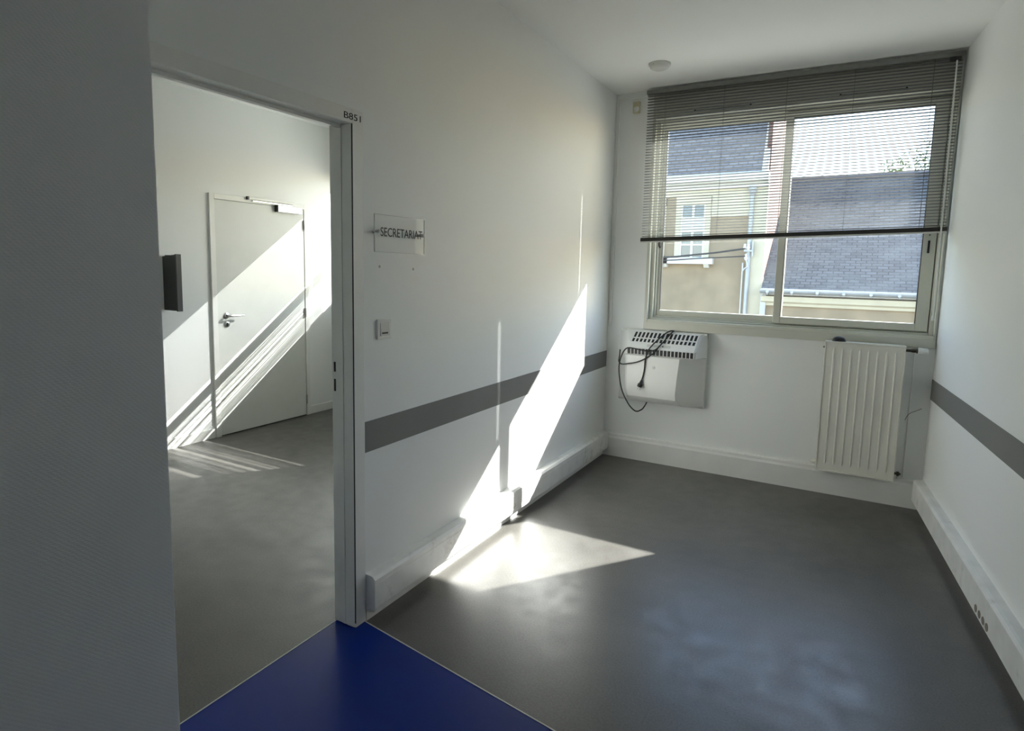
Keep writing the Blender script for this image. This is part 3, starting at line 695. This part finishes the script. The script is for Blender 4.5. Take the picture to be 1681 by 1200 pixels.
m_ = MB(); m_.lathe((L + 0.016, hy, 1.052), (1, 0, 0), [(0, .025), (.007, .025), (.009, .022)], 20); m_.lathe((L + 0.02, hy, 1.052), (1, 0, 0), [(0, .009), (.05, .009)], 12)
m_.build('rose', 'chrome', leaf, smooth=True)
m_ = MB(); m_.tube([(L + 0.062, hy - 0.006, 1.052), (L + 0.066, hy + 0.012, 1.052), (L + 0.066, hy + 0.06, 1.052), (L + 0.064, hy + 0.135, 1.052)], 0.009); m_.build('lever', 'chrome', leaf, smooth=True)
m_ = MB(); m_.lathe((L + 0.016, hy, 0.978), (1, 0, 0), [(0, .025), (.007, .025), (.009, .022)], 20); m_.build('lock_rose', 'chrome', leaf, smooth=True)
m_ = MB(); m_.box(L + 0.024, L + 0.034, hy - 0.005, hy + 0.005, 0.962, 0.992, 0.002); m_.build('lock_cylinder', 'seal', leaf)
for z in (1.885, 1.035, 0.165):
    m_ = MB(); m_.cyl((L + 0.026, FY1 - 0.050, z - 0.045), (L + 0.026, FY1 - 0.050, z + 0.045), 0.008, n=12); m_.build('hinge', 'chrome', fd)
m_ = MB(); m_.box(L + 0.016, L + 0.062, -0.795, -0.520, 1.985, 2.045, 0.003); cl = m_.build('closer_body', 'closer', fd)
m_ = MB(); m_.box(L + 0.016, L + 0.0625, -0.800, -0.7945, 1.984, 2.046); m_.build('closer_cap', 'darkbox', cl)
m_ = MB(); m_.box(L + 0.022, L + 0.046, -1.090, -0.600, 2.066, 2.088, 0.002); ra = m_.build('closer_rail', 'trim', fd)
m_ = MB(); m_.box(L + 0.022, L + 0.047, -1.104, -1.088, 2.062, 2.090); m_.build('rail_cap', 'darkbox', ra)
m_ = MB(); m_.box(L + 0.030, L + 0.042, -1.05, -0.62, 2.050, 2.060); m_.build('closer_arm', 'chrome', cl)

# dark wall box, half hidden
wb = tag(empty('wall_dispenser', (L, -1.83, 1.12)), 'dark grey wall-mounted box beyond the doorway, half hidden by the near wall', 'wall box')
m_ = MB(); m_.hexa([(L, -1.853, 1.126), (L + 0.165, -1.853, 1.126), (L + 0.165, -1.832, 1.126), (L, -1.832, 1.126)], [(L, -1.853, 1.545), (L + 0.165, -1.853, 1.560), (L + 0.165, -1.832, 1.560), (L, -1.832, 1.545)]); m_.build('case', 'darkbox', wb)
m_ = MB(); m_.box(L + 0.165, L + 0.182, -1.856, -1.814, 1.122, 1.564, 0.002); m_.build('front', 'darkbox2', wb)
m_ = MB(); m_.box(L, L + 0.165, -1.832, -1.818, 1.128, 1.556); m_.build('back_shell', 'darkbox2', wb)

# ------------------------------------------------------------------ outside: street and houses opposite
GZ = -4.2
m_ = MB(); m_.box(-40, 40, 0.15, 11.0, GZ - 0.3, GZ)
struct(m_.build('street', 'asphalt'), 'grey asphalt street below the window', 'street')
m_ = MB(); m_.box(-3.12, 2.36, 0.0, 0.15, GZ, -0.12)
struct(m_.build('wall_outer', 'outwall'), 'outer wall of the storey below the window', 'wall')

FYD = 11.0
th = tag(empty('townhouse', (-4, FYD, GZ)), 'cream and ochre house with slate mansard and brick side seen through the window', 'house')
HX0, HX1 = -9.0, -0.16
m_ = MB(); m_.box(HX0, HX1 - 0.02, FYD, 15.2, GZ, 3.6); m_.build('wall', 'render', th)
m_ = MB(); m_.box(HX1 - 0.10, HX1, FYD + 0.06, 15.2, GZ, 7.2); m_.uv_planar((0, 1, 0), (0, 0, 1)); m_.build('brick_side', 'brick', th)
m_ = MB(); m_.box(HX1 - 0.36, HX1 + 0.004, FYD - 0.06, FYD + 0.10, GZ, 3.6); m_.build('corner_pilaster', 'creamw', th)
m_ = MB(); m_.box(HX0, HX1 - 0.37, FYD - 0.04, FYD + 0.02, 3.43, 3.60); m_.box(-1.44, HX1 - 0.37, FYD - 0.04, FYD + 0.02, 2.92, 3.43); m_.build('upper_band', 'creamw', th)
m_ = MB(); pr = [(0.05, 3.56), (-0.10, 3.58), (-0.14, 3.66), (-0.26, 3.74), (-0.28, 3.90), (-0.20, 3.94), (0.05, 3.94)]
m_.loft([[(x, FYD + y, z) for y, z in pr] for x in (HX0, HX1 + 0.01)]); m_.build('cornice', 'whitew', th)
# mansard
m_ = MB(); a0 = (FYD - 0.12, 3.94); a1 = (FYD + 1.35, 7.2)
m_.loft([[(x, a0[0], a0[1]), (x, a1[0], a1[1]), (x, a1[0] + 2.5, a1[1]), (x, a1[0] + 2.5, a0[1])] for x in (HX0, HX1 - 0.14)])
vv = Vector((0, a1[0] - a0[0], a1[1] - a0[1])).normalized(); m_.uv_planar((1, 0, 0), vv); m_.build('mansard_roof', 'slate2', th)
m_ = MB(); n_ = Vector((0, -vv.z, vv.y))
q0, q1 = Vector((0, *a0)), Vector((0, *a1))
lo4 = [(HX1 - .16, *(q0 + n_ * .06).yz), (HX1 - .03, *(q0 + n_ * .06).yz), (HX1 - .03, *(q0 - n_ * .1).yz), (HX1 - .16, *(q0 - n_ * .1).yz)]
hi4 = [(x, y + (a1[0] - a0[0]), z + (a1[1] - a0[1])) for x, y, z in lo4]
m_.hexa(lo4, hi4); m_.build('verge', 'whitew', th)
# street window with surround; a second one beyond
def house_window(x0, x1, z0, z1):
    s = 0.13
    m = MB(); m.box(x0 - s, x0, FYD - 0.05, FYD + .02, z0 - 0.0, z1 + 0.17); m.box(x1, x1 + s, FYD - 0.05, FYD + .02, z0, z1 + 0.17); m.box(x0 - s, x1 + s, FYD - 0.07, FYD + .02, z1, z1 + 0.19)
    w = m.build('window', 'creamw', th)
    m = MB(); m.box(x0, x1, FYD - 0.004, FYD + 0.01, z0, z1); m.build('net_curtain', 'curtain', w)
    xm = (x0 + x1) / 2; rows = 4
    for i in range(rows):
        za = z0 + (z1 - z0) * i / rows; zb = z0 + (z1 - z0) * (i + 1) / rows
        for xa, xb in ((x0, xm), (xm, x1)):
            m = MB(); m.box(xa + 0.025, xb - 0.025, FYD - 0.016, FYD - 0.008, za + 0.02, zb - 0.02)
            m.build('glass_pane', 'pane' if i != 2 else 'curtain', w)
    m = MB(); m.box(xm - 0.03, xm + 0.03, FYD - 0.035, FYD, z0, z1)
    m.box(x0, x0 + 0.04, FYD - 0.035, FYD, z0, z1); m.box(x1 - 0.04, x1, FYD - 0.035, FYD, z0, z1)
    for i in range(rows + 1):
        zc_ = z0 + (z1 - z0) * i / rows; m.box(x0, x1, FYD - 0.03, FYD, zc_ - 0.02, zc_ + 0.02)
    m.build('glazing_bars', 'whitew', w)
    m = MB(); m.box(x0 - 0.50, x1 + 0.26, FYD - 0.20, FYD + .02, z0 - 0.15, z0 - 0.0); sl_ = m.build('window_ledge', 'whitew', w)
    for xc in (x0 - 0.34, x1 + 0.10):
        m = MB(); m.hexa([(xc - .06, FYD - .10, z0 - .24), (xc + .06, FYD - .10, z0 - .24), (xc + .06, FYD, z0 - .24), (xc - .06, FYD, z0 - .24)], [(xc - .06, FYD - .17, z0 - .15), (xc + .06, FYD - .17, z0 - .15), (xc + .06, FYD, z0 - .15), (xc - .06, FYD, z0 - .15)]); m.build('corbel', 'whitew', sl_)
house_window(-2.18, -1.58, 1.90, 3.23)
house_window(-3.30, -2.70, 1.90, 3.23)
m_ = MB(); m_.cyl((-0.50, FYD - 0.12, GZ), (-0.50, FYD - 0.12, 3.45), 0.05, n=14)
for z in (0.3, 1.6, 2.9): m_.cyl((-0.50, FYD - 0.12, z), (-0.50, FYD - 0.12, z + 0.05), 0.062, n=14)
m_.lathe((-0.50, FYD - 0.12, 3.40), (0, 0, 1), [(0, .05), (.06, .09), (.20, .10)], 14); m_.build('downpipe', 'zinc', th, smooth=True)

# lower neighbour with the long slate roof
nh = tag(empty('low_house', (5, 10.9, GZ)), 'low house with long grey slate roof and zinc gutter seen through the window', 'house')
NX0, NX1, NY = HX1 + 0.012, 9.0, 10.75
pt = math.atan(0.68)
m_ = MB(); m_.box(NX0 + 0.02, NX1, NY + 0.1, 20.0, GZ, 1.08); m_.build('wall', 'render', nh)
m_ = MB(); pr = [(0.12, 0.80), (0.02, 0.80), (0.0, 0.86), (-0.06, 0.90), (-0.08, 1.02), (0.12, 1.04)]
m_.loft([[(x, NY + y, z) for y, z in pr] for x in (NX0 + 0.02, NX1)]); m_.build('cornice', 'creamw', nh)
m_ = MB(); lenr = 4.75 / math.cos(pt); d1 = Vector((0, math.cos(pt), math.sin(pt))); nn = Vector((0, -math.sin(pt), math.cos(pt)))
e0 = Vector((0, NY - 0.10, 1.12)); e1 = e0 + d1 * lenr
m_.hexa([(x, *(p).yz) for x, p in ((NX0, e0 - nn * .08), (NX1, e0 - nn * .08), (NX1, e1 - nn * .08), (NX0, e1 - nn * .08))], [(x, *(p).yz) for x, p in ((NX0, e0), (NX1, e0), (NX1, e1), (NX0, e1))])
m_.uv_planar((1, 0, 0), d1); m_.build('roof_front', 'slate', nh)
m_ = MB(); f1 = Vector((0, e1.y * 2 - e0.y, e0.z)); d2 = Vector((0, math.cos(pt), -math.sin(pt))); nb = Vector((0, math.sin(pt), math.cos(pt)))
m_.hexa([(x, *(p).yz) for x, p in ((NX0, e1 - nb * .08), (NX1, e1 - nb * .08), (NX1, f1 - nb * .08), (NX0, f1 - nb * .08))], [(x, *(p).yz) for x, p in ((NX0, e1), (NX1, e1), (NX1, f1), (NX0, f1))])
m_.uv_planar((1, 0, 0), d2); m_.build('roof_rear', 'slate', nh)
for k in range(20):
    xa = NX0 + 0.46 * k
    m_ = MB(); m_.lathe((xa, e1.y, e1.z - 0.02), (1, 0, 0), [(0, .10), (.40, .10), (.40, .112), (.46, .112)], 12); m_.build('ridge_tile', 'slate2', nh)
m_ = MB(); rg = []
for x in (NX0 - 0.0, NX1):
    rg.append([(x, NY - 0.17 + 0.085 * math.cos(a), 1.17 + 0.085 * math.sin(a)) for a in [math.pi + i * math.pi / 10 for i in range(11)]] + [(x, NY - 0.17 + 0.075 * math.cos(a), 1.17 + 0.075 * math.sin(a)) for a in [2 * math.pi - i * math.pi / 10 for i in range(11)]])
m_.loft(rg); gt = m_.build('gutter', 'zinc', nh, smooth=True)
m_ = MB(); m_.box(NX0, NX1, NY - 0.10, NY - 0.04, 1.06, 1.20); m_.build('fascia', 'zinc', nh)
for k in range(18):
    xx = 0.02 + 0.52 * k
    m_ = MB(); m_.box(xx - 0.015, xx + 0.015, NY - 0.265, NY - 0.08, 1.065, 1.085); m_.cyl((xx, NY - 0.285, 1.13), (xx, NY - 0.255, 1.13), 0.035, n=10); m_.build('bracket', 'zinc', gt)
m_ = MB(); m_.box(NX0, NX0 + 0.12, NY - 0.02, NY + 0.08, GZ, 1.05); m_.build('corner_pipe', 'zinc', nh)

# overhead cables and bracket on the cream house
bk = tag(empty('cable_bracket', (-0.53, FYD - 0.12, 2.0)), 'small bracket with insulators where cables meet the cream house', 'bracket')
m_ = MB(); m_.box(-0.60, -0.40, FYD - 0.22, FYD - 0.10, 2.06, 2.10); m_.box(-0.42, -0.39, FYD - 0.20, FYD - 0.14, 1.95, 2.30); m_.build('arm', 'zinc', bk)
for xx, zz in ((-0.58, 2.10), (-0.50, 2.10), (-0.54, 1.86)):
    m_ = MB(); m_.lathe((xx, FYD - 0.2, zz), (0, 0, 1), [(0, .03), (.05, .045), (.09, .03), (.13, .035), (.15, .01)], 10); m_.build('insulator', 'whitew', bk)
m_ = MB(); m_.tube([(-0.55, FYD - 0.2, 1.9), (-0.50, FYD - 0.2, 1.72), (-0.60, FYD - 0.16, 1.6), (-0.62, FYD - 0.10, 1.3), (-0.60, FYD - 0.10, GZ)], 0.018, n=6); m_.build('down_lead', 'plastic2', bk)
for i, (pts, lb) in enumerate(((((-0.56, FYD - 0.22, 2.13), (-1.5, FYD - 0.6, 1.98), (-2.9, FYD - 1.2, 1.86), (-6.5, FYD - 2.5, 1.9)), 'thick upper cable stretched across the cream house'),
                               (((-0.56, FYD - 0.22, 1.95), (-1.5, FYD - 0.6, 1.88), (-2.9, FYD - 1.2, 1.80), (-6.5, FYD - 2.5, 1.9)), 'lower sagging cable stretched across the cream house'))):
    m_ = MB(); m_.tube(pts, 0.022 if i == 0 else 0.014, n=6)
    tag(m_.build('overhead_cable', 'seal', smooth=True), lb, 'cable', 'overhead cables')

# tree beyond the roof ridge
tr = tag(empty('tree', (3.6, 22, GZ)), 'leafy green tree rising behind the slate roof ridge', 'tree')
m_ = MB(); m_.tube([(3.6, 22, GZ), (3.55, 22, 0), (3.7, 22.1, 3.5), (3.65, 22, 5.2)], 0.16, n=8)
m_.tube([(3.6, 22, 2.6), (3.0, 22, 4.4), (2.7, 22, 5.2)], 0.07, n=6); m_.tube([(3.7, 22.1, 3.2), (4.4, 22, 4.8), (4.6, 22, 5.6)], 0.07, n=6); m_.build('trunk', 'bark', tr, smooth=True)
bm = bmesh.new(); rnd = random.Random(3)
for cx, cy, cz, rr, n in ((3.7, 22, 5.5, 0.95, 420), (2.75, 22, 5.35, 0.55, 170), (4.6, 22.2, 5.6, 0.85, 320), (3.3, 22.3, 4.7, 0.9, 200), (4.3, 22.3, 4.7, 1.0, 220)):
    for _ in range(n):
        v = Vector((rnd.gauss(0, 1), rnd.gauss(0, 1), rnd.gauss(0, 1))).normalized() * (rr * rnd.random() ** 0.45)
        c = Vector((cx, cy, cz)) + v; a = Vector((rnd.gauss(0, 1), rnd.gauss(0, 1), rnd.gauss(0, 1))).normalized(); b = a.orthogonal().normalized(); s_ = rnd.uniform(0.05, 0.10)
        bm.faces.new([bm.verts.new(c + a * s_), bm.verts.new(c + b * s_ * .5), bm.verts.new(c - a * s_), bm.verts.new(c - b * s_ * .5)])
me = bpy.data.meshes.new('crown'); bm.to_mesh(me); bm.free(); me.materials.append(M['leaf'])
co = bpy.data.objects.new('crown', me); COL.objects.link(co); co.parent = tr; co.matrix_parent_inverse = Matrix.Translation(tr.location).inverted(); co['kind'] = 'stuff'
